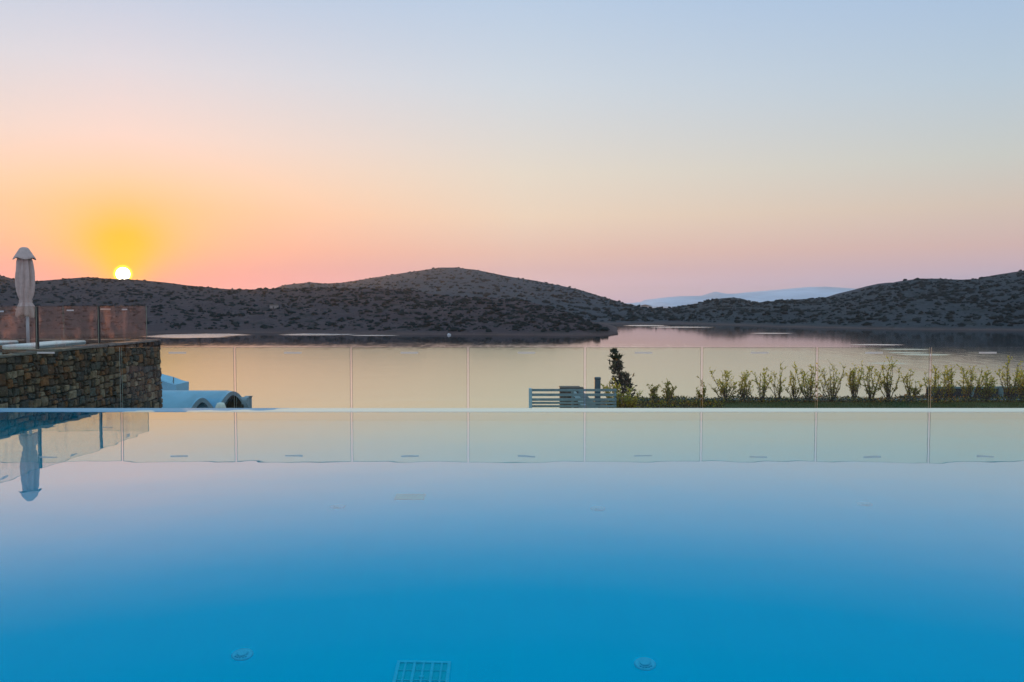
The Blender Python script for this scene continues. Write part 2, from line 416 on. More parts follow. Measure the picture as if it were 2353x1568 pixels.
M['white'] = simple('white plaster', (.78, .74, .68), .8, .08, 4, .1)
M['brownstone'] = simple('dark brown masonry', (.055, .045, .035), .95, .6, 12, .6)
M['slat'] = simple('blue grey painted timber', (.21, .27, .31), .6, .22, 5, .2)
M['slat_l'] = simple('pale blue timber', (.42, .55, .66), .6, .15, 5, .1)
M['timber'] = simple('weathered timber', (.10, .075, .06), .8, .5, 9, .4)
M['postblue'] = simple('slate blue metal', (.05, .10, .135), .5, .1, 5)
M['rail'] = simple('weathered teal paint', (.17, .26, .28), .6, .25, 6, .2)
M['rail_d'] = simple('dark teal board', (.02, .035, .042), .5, .3, 4)
M['gcop'] = simple('blue grey coping stone', (.17, .22, .26), .8, .3, 5, .2)
M['lawn'] = simple('lawn soil', (.02, .042, .010), .95, .4, 3)
M['blade'] = simple('grass blade', (.032, .075, .015), .7, .35, 2)
M['soil'] = simple('planting soil', (.05, .04, .025), .95, .5, 4, .4)
def leafmat(name, a, b, tr):
    t = NT(name); g = t.n('ShaderNodeNewGeometry')
    col = t.mix(g.outputs['Random Per Island'], (*a, 1), (*b, 1))
    p = t.bsdf(col, .5, .35)
    tl = t.n('ShaderNodeBsdfTranslucent'); t.l(col, tl.inputs[0])
    mx = t.n('ShaderNodeMixShader'); mx.inputs[0].default_value = tr; t.l(p, mx.inputs[1]); t.l(tl.outputs[0], mx.inputs[2])
    return t.done(mx.outputs[0])
M['leaf_dark'] = leafmat('dark leaf', (.020, .030, .012), (.055, .065, .022), .3)
M['leaf'] = leafmat('olive leaf', (.17, .16, .012), (.44, .39, .04), .55)
M['leaf_young'] = leafmat('yellow green leaf', (.48, .42, .03), (.76, .64, .08), .62)
M['flower'] = leafmat('orange flower', (.35, .13, .01), (.5, .25, .03), .4)
M['bark'] = simple('bark', (.045, .035, .02), .9, .4, 20)
M['fitting'] = simple('white pool fitting', (.7, .97, 1.0), .5, .05)
M['fit_dark'] = simple('fitting slot', (.05, .4, .5), .5, .05)
M['grate'] = simple('drain grate', (.3, .97, 1.0), .5, .05)
M['grate_y'] = simple('cream grate', (.62, .80, .70), .5, .05)
M['grate_hole'] = simple('grate hole', (.0, .80, .80), .5, .05)
M['deck'] = simple('stone deck', (.42, .38, .34), .7, .15, 3, .1)
M['boat'] = simple('white hull', (.8, .8, .8), .4, .05)

# ------------------------------------------------------------------ the bay: sea, hills, mountains
m = MB(); m.add([(-12000, -200, SEA), (12000, -200, SEA), (12000, 12400, SEA), (-12000, 12400, SEA)], [(0, 1, 2, 3)])
tag(m.build('sea', M['sea']), 'calm bay reflecting the sunset sky', 'sea', kind='structure')

def interp(pts, x):
    return float(np.interp(x, [p[0] for p in pts], [p[1] for p in pts]))
HILLS = {}
def hill(name, ridge, depth, shore, mat, x0, x1, step=5, rows=34, back=500, pw=.85, seed=0, amp=4.0, label=''):
    xs = list(np.arange(x0, x1+.1, step)); V = []; rings = rows+10
    for px in xs:
        yr, Yr, ysh = interp(ridge, px), interp(depth, px), interp(shore, px)
        a = PZ(px, ysh, SEA); Yr = max(Yr, a.y+15); b = P(px, yr, Yr)
        for i in range(rings+1):
            if i <= rows:
                k = i/rows; p = a.lerp(b, k); z = SEA+(b.z-SEA)*(k**pw)
                env = min(1, k*5)*(1-.92*k**3)
            else:
                k = (i-rows)/10; d = Vector((b.x, b.y, 0)).normalized(); p = b+d*(back*k); z = b.z+(SEA-.7-b.z)*(k*k*(3-2*k)); env = .08
            q = Vector((p.x*.012+seed, p.y*.012, seed*3.1))
            z += env*amp*(mnoise.fractal(q, 1.0, 2.0, 5)*1.2+ .5*mnoise.noise(q*7))
            if i == 0: z = SEA-.7
            if i == 1: z = max(z, SEA+.6)
            V.append((p.x, p.y, z))
    n = rings+1; Fc = []
    for j in range(len(xs)-1):
        for i in range(rings): Fc.append((j*n+i, (j+1)*n+i, (j+1)*n+i+1, j*n+i+1))
    mb = MB(); mb.v = V; mb.f = Fc; mb.m = [0]*len(Fc)
    o = mb.build(name, mat, smooth=True); tag(o, label, 'hill', kind='structure')
    HILLS[label] = (np.array(V).reshape(len(xs), n, 3), rows)
    return o
sh_left = [(-500, 770), (0, 769), (330, 767), (574, 765.5), (940, 769.5), (1300, 772), (1380, 772), (1412, 769.5), (1421, 768.6)]
hill('hill', [(-500, 600), (-150, 612), (0, 633), (30, 641), (60, 647), (100, 645), (150, 641), (200, 637), (240, 640.5), (290, 642.5), (335, 645), (380, 649), (430, 656), (480, 661), (530, 665),
      (574, 665.7), (684, 663), (772, 662), (886, 663), (959, 669), (995, 677), (1050, 682), (1116, 682), (1160, 687), (1219, 695), (1270, 707), (1325, 727), (1380, 749), (1410, 762), (1421, 767.5)],
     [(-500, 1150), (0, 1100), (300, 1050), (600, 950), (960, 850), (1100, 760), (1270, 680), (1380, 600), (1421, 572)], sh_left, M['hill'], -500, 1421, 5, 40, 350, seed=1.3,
     label='brown scrub covered headland sloping to a point in the bay')
hill('hill', [(300, 690), (560, 672), (625, 665), (653, 655), (714, 649), (747, 652), (794, 649), (860, 638), (924, 628), (1014, 615), (1047, 615), (1098, 621), (1160, 634), (1226, 644.5), (1329, 665),
      (1380, 681), (1436, 697.6), (1478, 706), (1520, 710.5), (1560, 716), (1600, 724)],
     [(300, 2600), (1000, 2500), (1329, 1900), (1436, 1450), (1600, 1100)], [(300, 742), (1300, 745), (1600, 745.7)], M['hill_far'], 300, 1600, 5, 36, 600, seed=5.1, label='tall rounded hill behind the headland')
hill('hill', [(1400, 726), (1440, 716), (1478, 709), (1520, 710.5), (1544, 708), (1586, 702), (1627, 691), (1660, 686), (1685, 684), (1710, 687.7), (1731, 696), (1793, 691), (1876, 685.6), (1920, 681), (1970, 672),
      (2020, 658), (2062, 647), (2116, 640), (2165, 641), (2207, 643), (2249, 641), (2261, 637), (2290, 631.7), (2353, 622), (2500, 606), (2800, 600)],
     [(1400, 1180), (1544, 1200), (1685, 1180), (1793, 1150), (1958, 1150), (2062, 1100), (2353, 1000), (2800, 950)],
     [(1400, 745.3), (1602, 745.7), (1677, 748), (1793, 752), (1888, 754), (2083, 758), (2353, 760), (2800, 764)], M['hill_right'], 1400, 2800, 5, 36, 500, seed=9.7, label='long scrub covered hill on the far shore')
hill('hill', [(1820, 710), (1876, 690), (1900, 682.7), (1928, 674), (1958, 667), (1990, 658), (2020, 652), (2045, 649.5), (2070, 650), (2110, 655), (2200, 690)],
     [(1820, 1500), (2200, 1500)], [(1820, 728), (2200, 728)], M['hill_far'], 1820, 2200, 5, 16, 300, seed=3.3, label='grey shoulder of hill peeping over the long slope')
def mountain(pts, Y, seed, label):
    V = []; Fc = []; rings = 8; xs = np.arange(pts[0][0], pts[-1][0]+1, 6)
    for px in xs:
        b = P(px, interp(pts, px), Y)
        for i in range(rings+1):
            k = (i-rings/2)/(rings/2); y = Y+k*1500
            h = (b.z-SEA)*(1-abs(k))**1.1; h += (1-abs(k))*abs(k)*140*mnoise.noise(Vector((px*.03, i*.7, seed)))
            V.append((b.x, y, SEA-.7+max(h, 0)))
    n = rings+1
    for j in range(len(xs)-1):
        for i in range(rings): Fc.append((j*n+i, (j+1)*n+i, (j+1)*n+i+1, j*n+i+1))
    mb = MB(); mb.v = V; mb.f = Fc; mb.m = [0]*len(Fc)
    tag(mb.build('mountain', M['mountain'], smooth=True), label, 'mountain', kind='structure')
mountain([(1437, 698), (1474, 694), (1500, 688), (1516, 685), (1560, 681), (1611, 680), (1630, 674), (1644, 670), (1669, 675.5), (1710, 674), (1760, 671), (1793, 667), (1830, 664), (1960, 667), (2300, 698)], 7600, 1.0,
         'pale blue mountain ridge across the open sea')
mountain([(1520, 698), (1620, 686), (1710, 672.5), (1793, 665.5), (1855, 660), (1896, 659), (1958, 663), (2060, 672), (2300, 690)], 9300, 2.0, 'fainter mountain ridge beyond the nearer one')

# scrub on the hills: low irregular bushes nobody could count
def ico():
    t_ = (1+5**.5)/2
    v = [(-1, t_, 0), (1, t_, 0), (-1, -t_, 0), (1, -t_, 0), (0, -1, t_), (0, 1, t_), (0, -1, -t_), (0, 1, -t_), (t_, 0, -1), (t_, 0, 1), (-t_, 0, -1), (-t_, 0, 1)]
    f = [(0, 11, 5), (0, 5, 1), (0, 1, 7), (0, 7, 10), (0, 10, 11), (1, 5, 9), (5, 11, 4), (11, 10, 2), (10, 7, 6), (7, 1, 8), (3, 9, 4), (3, 4, 2), (3, 2, 6), (3, 6, 8), (3, 8, 9), (4, 9, 5), (2, 4, 11), (6, 2, 10), (8, 6, 7), (9, 8, 1)]
    v = [Vector(p).normalized() for p in v]; mid = {}; nf = []
    def mp(a, b):
        k = (min(a, b), max(a, b))
        if k not in mid: v.append(((v[a]+v[b])/2).normalized()); mid[k] = len(v)-1
        return mid[k]
    for a, b, c_ in f:
        x, y, z = mp(a, b), mp(b, c_), mp(c_, a); nf += [(a, x, z), (b, y, x), (c_, z, y), (x, y, z)]
    return np.array([tuple(p) for p in v]), np.array(nf)
IV, IF = ico()
def fast_mesh(name, V, T, mat):
    me = bpy.data.meshes.new(name); me.vertices.add(len(V)); me.vertices.foreach_set('co', V.astype(np.float32).ravel())
    me.loops.add(T.size); me.loops.foreach_set('vertex_index', T.astype(np.int32).ravel())
    me.polygons.add(len(T)); me.polygons.foreach_set('loop_start', np.arange(0, T.size, T.shape[1], dtype=np.int32))
    me.materials.append(mat); me.update(calc_edges=True); me.validate()
    o = bpy.data.objects.new(name, me); COL.objects.link(o); return o
def scrub(label, text, count, s0, s1, seed):
    rng = np.random.default_rng(seed); G, rows = HILLS[label]; nx = G.shape[0]; VV = []; TT = []; o = 0; made = 0
    while made < count:
        u, v = rng.random()*(nx-1.01), (rng.random()**1.0)*(rows-1)+1.0
        i, j = int(u), int(v); fu, fv = u-i, v-j
        p = (G[i, j]*(1-fu)+G[i+1, j]*fu)*(1-fv)+(G[i, j+1]*(1-fu)+G[i+1, j+1]*fu)*fv
        cl = mnoise.fractal(Vector((p[0]*.010, p[1]*.010, seed)), 1, 2, 3)
        if rng.random() > .55+cl*.45: continue
        if p[2] < SEA+2.0: continue
        s = s0+(s1-s0)*rng.random()**2.4
        for q in range(1+int(rng.random()*1.7)):
            r = s*(1 if q == 0 else .7); off = np.array([rng.normal()*s*.9, rng.normal()*s*.7, 0]) if q else np.zeros(3)
            W = IV*(1+.30*rng.normal(size=(len(IV), 1)))
            W = W*np.array([r*(.9+.5*rng.random()), r, r*(.6+.3*rng.random())])+p+off+np.array([0, 0, r*.1])
            VV.append(W); TT.append(IF+o); o += len(IV)
        made += 1
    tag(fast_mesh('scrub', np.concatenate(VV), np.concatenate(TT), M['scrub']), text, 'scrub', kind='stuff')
LB = list(HILLS)
scrub(LB[0], 'dark scrub bushes dotted over the brown headland', 5600, .4, 2.0, 11)
scrub(LB[1], 'dark scrub bushes dotted over the tall rounded hill', 2800, .8, 3.4, 12)
scrub(LB[2], 'dark scrub bushes dotted over the long far shore hill', 4600, .5, 2.6, 13)

# small things on the headland shore
p = PZ(1032, 770.6, SEA)
bo = thing('boat', (p.x, p.y, SEA), 'tiny white boat moored under the headland shore', 'boat')
mb = MB(); L = 1.15
secs = [(-L, .75), (-L*.4, .9), (L*.3, .8), (L*.8, .4), (L, .05)]
for (xa, wa), (xb, wb) in zip(secs[:-1], secs[1:]):
    mb.hexa([(p.x+xa, p.y-wa*.6, SEA-.1), (p.x+xb, p.y-wb*.6, SEA-.1), (p.x+xb, p.y+wb*.6, SEA-.1), (p.x+xa, p.y+wa*.6, SEA-.1),
             (p.x+xa, p.y-wa, SEA+.7), (p.x+xb, p.y-wb, SEA+.8), (p.x+xb, p.y+wb, SEA+.8), (p.x+xa, p.y+wa, SEA+.7)])
mb.build('hull', M['boat'], bo)
mb = MB(); mb.hexa([(p.x-.6, p.y-.55, SEA+.72), (p.x+.3, p.y-.55, SEA+.75), (p.x+.3, p.y+.55, SEA+.75), (p.x-.6, p.y+.55, SEA+.72), (p.x-.55, p.y-.45, SEA+1.2), (p.x+.1, p.y-.45, SEA+1.2), (p.x+.1, p.y+.45, SEA+1.2), (p.x-.55, p.y+.45, SEA+1.2)])
mb.build('cabin', M['boat'], bo)
G, rows = HILLS[LB[0]]; gi = int((633+500)/5); p = Vector(G[gi, 16])
hu = thing('hut', tuple(p), 'small pale hut half way up the headland', 'hut')
mb = MB(); mb.box((p.x-3.2, p.y-2, p.z-1.5), (p.x+3.2, p.y+2, p.z+2.2)); mb.build('wall', simple('pale plaster', (.36, .30, .27), .9, .2, 1), hu)
mb = MB(); mb.hexa([(p.x-3.5, p.y-2.3, p.z+2.2), (p.x+3.5, p.y-2.3, p.z+2.2), (p.x+3.5, p.y+2.3, p.z+2.2), (p.x-3.5, p.y+2.3, p.z+2.2), (p.x-3.4, p.y-.1, p.z+3.1), (p.x+3.4, p.y-.1, p.z+3.1), (p.x+3.4, p.y+.1, p.z+3.1), (p.x-3.4, p.y+.1, p.z+3.1)])
mb.build('roof', simple('dull tile', (.13, .09, .07), .9, .2, 1), hu)
mb = MB(); mb.box((p.x-.5, p.y-2.06, p.z-.4), (p.x+.5, p.y-2.005, p.z+1.5)); mb.build('door', M['timber'], hu)

# slope below the pool
xs = np.linspace(-90, 90, 61); ys = np.linspace(14.6, 190, 70); V = []; Fc = []
for y in ys:
    for x in xs:
        z = -3.4-(y-14.6)*.175+1.0*mnoise.fractal(Vector((x*.08, y*.08, 2)), 1, 2, 4)
        V.append((x, y, max(z, SEA-.8)))
n = len(xs)
for j in range(len(ys)-1):
    for i in range(n-1): Fc.append((j*n+i, j*n+i+1, (j+1)*n+i+1, (j+1)*n+i))
mb = MB(); mb.v = V; mb.f = Fc; mb.m = [0]*len(Fc)
tag(mb.build('ground', M['ground'], smooth=True), 'dry slope falling from the pool to the bay', 'ground', kind='structure')

# ------------------------------------------------------------------ pool
PX0, PX1, PY0 = -9.28, 13.0, 1.6
PD_N, PD_F = -2.15, -0.9      # deep near end, shallow far end
fz = lambda y: PD_N+(PD_F-PD_N)*(y-PY0)/(PY1-PY0)
PY1 = PZ(1176, 947, 0).y; LIP1 = PZ(1176, 938.2, 0.006).y
m = MB(); m.box((PX0-.1, PY0-.1, -2.6), (PX1+.1, PY1+.02, 0))
tag(m.build('pool_water', M['pool_water']), 'still clear water of the infinity pool', 'pool water', kind='structure')
m = MB(); t_ = .25; DB = -2.4
a_, b_ = fz(PY0), fz(PY1)
m.hexa([(PX0, PY0, DB), (PX1, PY0, DB), (PX1, PY1, DB), (PX0, PY1, DB), (PX0, PY0, a_), (PX1, PY0, a_), (PX1, PY1, b_), (PX0, PY1, b_)])
m.box((PX0-t_, PY0-t_, DB), (PX0-.002, PY1, -.02)); m.box((PX1+.002, PY0-t_, DB), (PX1+t_, PY1, -.02))
m.box((PX0-.001, PY0-t_, DB), (PX1+.001, PY0-.002, -.02)); m.box((PX0-t_, PY1+.003, DB), (PX1+t_, LIP1-.003, -.02))
tag(m.build('pool_basin', M['mosaic']), 'blue tiled basin of the infinity pool', 'pool', kind='structure')
m = MB(); nn = 120
V = []
for i in range(nn+1):
    x = PX0+(PX1-PX0)*i/nn
    V += [(x, PY1-.004, -.03), (x, PY1, .004), (x, LIP1, .007), (x, LIP1+.004, -.25)]
m.v = V
for i in range(nn):
    for k in range(3): m.f.append((i*4+k, i*4+4+k, i*4+5+k, i*4+1+k)); m.m.append(0)
tag(m.build('pool_edge', M['lip']), 'wet pale overflow edge at the end of the pool', 'pool edge', kind='structure')
m = MB(); m.box((-14, -14, -.3), (14, PY0-t_-.01, .08)); tag(m.build('deck', M['deck']), 'stone deck at the near end of the pool', 'deck', kind='structure')

def floor_pt(px, py):           # where a sight line through the water meets the sloping pool floor
    a = PZ(px, py, 0.0); d = ray(px, py).normalized(); n1 = 1/1.33; c = -d.z; k = 1-n1*n1*(1-c*c)
    r = d*n1+Vector((0, 0, 1))*(n1*c-math.sqrt(k)); g = (PD_F-PD_N)/(PY1-PY0)
    t = (fz(a.y)-a.z)/(r.z-g*r.y)
    return a+r*t
SLOPE = math.atan((PD_F-PD_N)/(PY1-PY0))
def inlet(px, py, label, rad=.072):
    p = floor_pt(px, py); o = thing('pool_inlet', p, label, 'pool inlet', 'round inlets in the pool floor'); z = p.z
    m = MB(); m.lathe([(rad, 0), (rad, .012), (rad*.9, .02), (rad*.62, .022), (rad*.55, .018)], p, 28); m.build('flange', M['fitting'], o)
    m = MB(); m.lathe([(rad*.5, .018), (rad*.5, .035), (rad*.42, .04)], p, 24); m.build('cap', M['fitting'], o)
    m = MB()
    for k in range(5):
        a = -math.pi/2+(k-2)*.36; q = Vector((p.x+rad*.74*math.cos(a), p.y+rad*.74*math.sin(a), z+.023))
        d = Vector((-math.sin(a), math.cos(a), 0))*rad*.09; m.bar(q-d, q+d, rad*.11, .004)
    m.build('slot', M['fit_dark'], o); o.rotation_euler.x = SLOPE
inlet(557, 1505, 'round pale inlet in the pool floor left of the near drain grate')
inlet(1482, 1527, 'round pale inlet in the pool floor right of the near drain grate')
inlet(776, 1165, 'faint round inlet on the far pool floor beside the cream grate', .075)
inlet(1374, 1169, 'faint round inlet in the middle of the far pool floor', .075)
inlet(1987, 1159, 'faint round inlet on the far pool floor towards the right', .075)
def drain(px, py, w, d, label, mat, bars):
    p = floor_pt(px, py); x0, x1 = p.x-w/2, p.x+w/2; y1 = p.y; y0 = y1-d; z = fz(y1-d/2)
    o = thing('drain_grate', (p.x, y1-d/2, z), label, 'drain grate')
    m = MB(); fw = .022
    m.box((x0, y0, z), (x0+fw, y1, z+.02)); m.box((x1-fw, y0, z), (x1, y1, z+.02)); m.box((x0+fw, y0, z), (x1-fw, y0+fw, z+.019)); m.box((x0+fw, y1-fw, z), (x1-fw, y1, z+.019)); m.build('frame', mat, o)
    m = MB(); m.box((x0+fw, y0+fw, z), (x1-fw, y1-fw, z+.004)); m.build('well', M['grate_hole'], o)
    m = MB()
    for k in range(1, bars):
        x = x0+(x1-x0)*k/bars; b = .006 if k % 2 else .009; m.box((x-b, y0+fw, z+.006), (x+b, y1-fw, z+.016))
    for k in range(1, 4):
        y = y0+(y1-y0)*k/4; m.box((x0+fw, y-.003, z+.005), (x1-fw, y+.003, z+.0135))
    m.build('bars', mat, o)
    m = MB(); m.lathe([(.016, .016), (.016, .022), (.01, .024)], (p.x, y1-d*.42, z), 12); m.build('screw', mat, o); o.rotation_euler.x = SLOPE
drain(975, 1521, .36, .42, 'square blue barred drain grate on the near pool floor', M['grate'], 6)
drain(945, 1136, .31, .20, 'cream slotted grate on the far pool floor', M['grate_y'], 20)

# ------------------------------------------------------------------ glass balustrades
def pane(parent, a, b, z0, z1, th, mat, strip_c=None, strip_len=.295, strip_top=.075):
    a, b = Vector(a), Vector(b); d = (b-a).normalized(); nrm_ = Vector((-d.y, d.x, 0))*(th/2)
    c = [a-nrm_, b-nrm_, b+nrm_, a+nrm_]
    V = [(q.x, q.y, z0) for q in c]+[(q.x, q.y, z1) for q in c]
    m = MB(); m.add(V, [(3, 2, 1, 0), (4, 5, 6, 7), (1, 2, 6, 5), (3, 0, 4, 7)], 1)
    e = .006; Ln = (b-a).length                     # both faces with a narrow bevelled rim
    for sgn in (-1, 1):
        f0, f1 = a+nrm_*sgn, b+nrm_*sgn
        O = [(f0.x, f0.y, z0), (f1.x, f1.y, z0), (f1.x, f1.y, z1), (f0.x, f0.y, z1)]
        g0, g1 = f0+d*e, f1-d*e
        I = [(g0.x, g0.y, z0+e), (g1.x, g1.y, z0+e), (g1.x, g1.y, z1-e), (g0.x, g0.y, z1-e)]
        q4 = [(4, 5, 6, 7)]; rim = [(k, (k+1) % 4, 4+(k+1) % 4, 4+k) for k in range(4)]
        if sgn > 0: q4 = [tuple(reversed(f)) for f in q4]; rim = [tuple(reversed(f)) for f in rim]
        m.add(O+I, q4, 0); n0 = len(m.v)-8
        m.f += [tuple(n0+i for i in f) for f in rim]; m.m += [2]*4
    o = m.build('glass_pane', [mat, M['edge'], M['arris']], parent)
    if strip_c is not None:
        cc = Vector(strip_c); f = cc-nrm_*1.25
        m = MB(); h = .030
        q = [f-d*strip_len/2, f+d*strip_len/2]
        off = -nrm_.normalized()*.002
        P8 = [q[0]+off, q[1]+off, q[1], q[0]]
        m.hexa([(p_.x, p_.y, z1-strip_top-h) for p_ in P8]+[(p_.x, p_.y, z1-strip_top) for p_ in P8])
        loc = parent.location
        s = m.build('marker_strip', M['strip'], None); s.data.transform(Matrix.Translation(-loc)); s.parent = o
    return o
GY = 1.7*F/231.5*1.0
# height and distance of the pool balustrade from its top line and that line's mirror image
def solve_mirror(px, ytop, pxr, yref):
    best = None
    for Y in np.arange(10, 30, .01):
        a = P(px, ytop, Y).z; b = P(pxr, yref, Y).z
        e = abs(a+b)
        if best is None or e < best[0]: best = (e, Y, a)
    return best[1], best[2]
GY, GH = solve_mirror(1176, 798.5, 1176, 1061.5)
fence = thing('glass_balustrade', (0, GY, -.35), 'long frameless glass balustrade with white marker strips behind the pool edge', 'balustrade')
JX = [-66, 278.3, 540, 807.3, 1075.5, 1344, 1612.3, 1876.5, 2137, 2398]
JX = [P(x, 870, GY).x for x in JX]; JX += [JX[-1]+1.95]
for i in range(len(JX)-1):
    xa, xb = JX[i]+.017, JX[i+1]-.017
    cx = (xa+xb)/2 if i else P(106, 807, GY).x
    pane(fence, (xa, GY, 0), (xb, GY, 0), -.35, GH, .017, M['glass'], (cx, GY, 0))
m = MB(); m.box((JX[0]-.1, GY-.05, -.55), (JX[-1]+.1, GY+.05, -.351)); m.build('base_channel', M['seal'], fence)

TX = -9.52; TZ = 1.645; TB = .79
tf = thing('glass_balustrade', (TX, 22.25, TB), 'pink smeared glass balustrade with black joints on the stone terrace wall', 'balustrade')
ys_ = [9.45, 12.0, 14.55, 17.1, 19.66, 22.25]
for a, b in zip(ys_[:-1], ys_[1:]):
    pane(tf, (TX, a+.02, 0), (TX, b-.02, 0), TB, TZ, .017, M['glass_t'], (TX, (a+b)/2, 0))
for y in ys_[1:-1]:
    m = MB(); m.box((TX-.028, y-.018, TB), (TX+.028, y+.018, TZ-.003)); m.build('joint_seal', M['seal'], tf)
xs_ = [TX, -11.70, -13.9, -16.1]
for a, b in zip(xs_[:-1], xs_[1:]):
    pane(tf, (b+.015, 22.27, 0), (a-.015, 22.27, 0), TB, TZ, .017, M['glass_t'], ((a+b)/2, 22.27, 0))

# ------------------------------------------------------------------ stone terrace
rng = random.Random(4)
WX = -9.30; WY1 = 22.52; WTOP = .76; WB = -1.9
sw = thing('stone_wall', (WX, WY1, WB), 'rough brown rubble stone retaining wall under the terrace', 'stone wall')
m = MB(); m.box((WX-.34, 8.0, WB), (WX-.03, WY1-.03, WTOP-.05)); m.box((-16.5, WY1-.48, WB), (WX-.345, WY1-.03, WTOP-.052)); m.build('core', M['mortar'], sw)
def split(x0, z0, x1, z1, out):
    w, h = x1-x0, z1-z0
    if (w < .34 and h < .24 and rng.random() < .55) or (w < .20 and h < .17):
        out.append((x0, z0, x1, z1)); return
    if w > h*1.25 if rng.random() < .85 else w > h:
        if w < .15: out.append((x0, z0, x1, z1)); return
        c = x0+w*rng.uniform(.35, .65); split(x0, z0, c, z1, out); split(c, z0, x1, z1, out)
    else:
        if h < .12: out.append((x0, z0, x1, z1)); return
        c = z0+h*rng.uniform(.35, .65); split(x0, z0, x1, c, out); split(x0, c, x1, z1, out)
def stones(m, y0, y1, z0, z1, make):
    out = []; split(y0, z0, y1, z1, out)
    for (a, c, b, d) in out:
        g = .010; j = lambda: rng.uniform(-.018, .018)
        pr = rng.uniform(.0, .05)
        ring = [(a+g+j(), c+g+j()), ((a+b)/2+j(), c+g+j()*.6), (b-g+j(), c+g+j()), (b-g+j()*.6, (c+d)/2+j()), (b-g+j(), d-g+j()), ((a+b)/2+j(), d-g+j()*.6), (a+g+j(), d-g+j()), (a+g+j()*.6, (c+d)/2+j())]
        cx, cz = (a+b)/2, (c+d)/2
        V = [make(u, w, -.05) for u, w in ring]+[make(u, w, pr) for u, w in ring]
        V += [make(cx+(u-cx)*.74+j()*.3, cz+(w-cz)*.74+j()*.3, pr+.022+rng.uniform(-.008, .012)) for u, w in ring]+[make(cx, cz, pr+.026)]
        Fs = []
        for k in range(8):
            k2 = (k+1) % 8
            Fs += [(k, k2, 8+k2, 8+k), (8+k, 8+k2, 16+k2, 16+k), (16+k, 16+k2, 24)]
        m.add(V, Fs)
m = MB()
yy = 13.2
stones(m, yy, WY1, WB+.2, WTOP-.04, lambda u, w, d: (WX+d+.06*max(0, (WTOP-w))/2.6-.03, u, w))
m.build('stone_facing', M['stone'], sw)
m = MB()
stones(m, -16.4, WX+.02, WB+.2, WTOP-.04, lambda u, w, d: (u, WY1+d-.03, w)); m.build('stone_facing', M['stone'], sw)
m = MB(); y = 8.0
def slab(x0, x1, y0, y1, z0, z1):
    j = lambda: rng.uniform(-.02, .02)
    b = [(x0+j(), y0+j()*.4), (x1+j(), y0+j()*.4), (x1+j()*1.5, (y0+y1)/2), (x1+j(), y1+j()*.4), (x0+j(), y1+j()*.4)]
    V = [(p_[0], p_[1], z0) for p_ in b]+[(p_[0]+j()*.2, p_[1]+j()*.2, z1+j()*.25) for p_ in b]
    m.add(V, [(4, 3, 2, 1, 0), (5, 6, 7, 8, 9)]+[(k, (k+1) % 5, 5+(k+1) % 5, 5+k) for k in range(5)])
while y < WY1:
    w = rng.uniform(.25, .6); slab(WX-.34, WX+.035, y+.005, min(y+w, WY1+.02), WTOP-.045+rng.uniform(0, .005), WTOP+rng.uniform(-.02, .02)); y += w
x = -16.4
while x < WX-.36:
    w = rng.uniform(.25, .6); slab(x+.005, min(x+w, WX-.35), WY1-.47, WY1+.02, WTOP-.045+rng.uniform(0, .005), WTOP+rng.uniform(-.012, .016)); x += w
m.build('coping', M['coping'], sw)
m = MB(); m.box((-16.5, 8.0, WB), (WX-.345, WY1-.485, .44)); tag(m.build('terrace', M['terrace']), 'paved terrace behind the stone wall', 'terrace', kind='structure')

# loungers
def lounger(x0, x1, y0, y1, label):
    z0, zt = .44, .80; o = thing('sun_lounger', ((x0+x1)/2, (y0+y1)/2, z0), label, 'sun lounger', 'white loungers on the terrace')
    m = MB(); m.rbox((x0, y0, zt-.105), (x1, y0+(y1-y0)*.56, zt), .025); m.rbox((x0, y0+(y1-y0)*.56+.006, zt-.105), (x1, y1, zt+.004), .025); mt = m.build('mattress', M['mattress'], o)
    m = MB()
    for (ya, yb) in ((y0+.03, y0+(y1-y0)*.555), (y0+(y1-y0)*.57, y1-.03)):
        for xx, s in ((x1, 1), (x0, -1)):
            m = MB(); m.box((xx-.001 if s > 0 else xx-.004, ya, zt-.08), (xx+.004 if s > 0 else xx+.001, yb, zt-.03))
            q = m.build('side_band', M['piping'], None); q.data.transform(Matrix.Translation(-o.location)); q.parent = mt
    pass
    m = MB(); m.box((x0+.01, y0+.01, zt-.17), (x1-.01, y1-.01, zt-.106)); m.build('frame', M['frame'], o)
    for xx in (x0+.03, x1-.09):
        for yy_ in (y0+.08, y1-.14):
            m = MB(); m.box((xx, yy_, z0), (xx+.06, yy_+.06, zt-.171)); m.build('leg', M['frame'], o)
lounger(-11.08, -10.36, 18.5, 20.75, 'white lounger on the terrace in front of the folded parasol')
lounger(-12.75, -12.0, 18.3, 20.75, 'white lounger on the terrace left of the folded parasol')
m_ = thing('side_table', (-11.55, 18.9, .44), 'low brown table between the terrace loungers', 'side table')
m = MB(); m.box((-11.8, 18.65, .72), (-11.3, 19.15, .76)); m.build('table_top', M['frame'], m_)
for a in (-11.75, -11.4):
    for b in (18.7, 19.05):
        m = MB(); m.box((a, b, .44), (a+.05, b+.05, .719)); m.build('leg', M['frame'], m_)

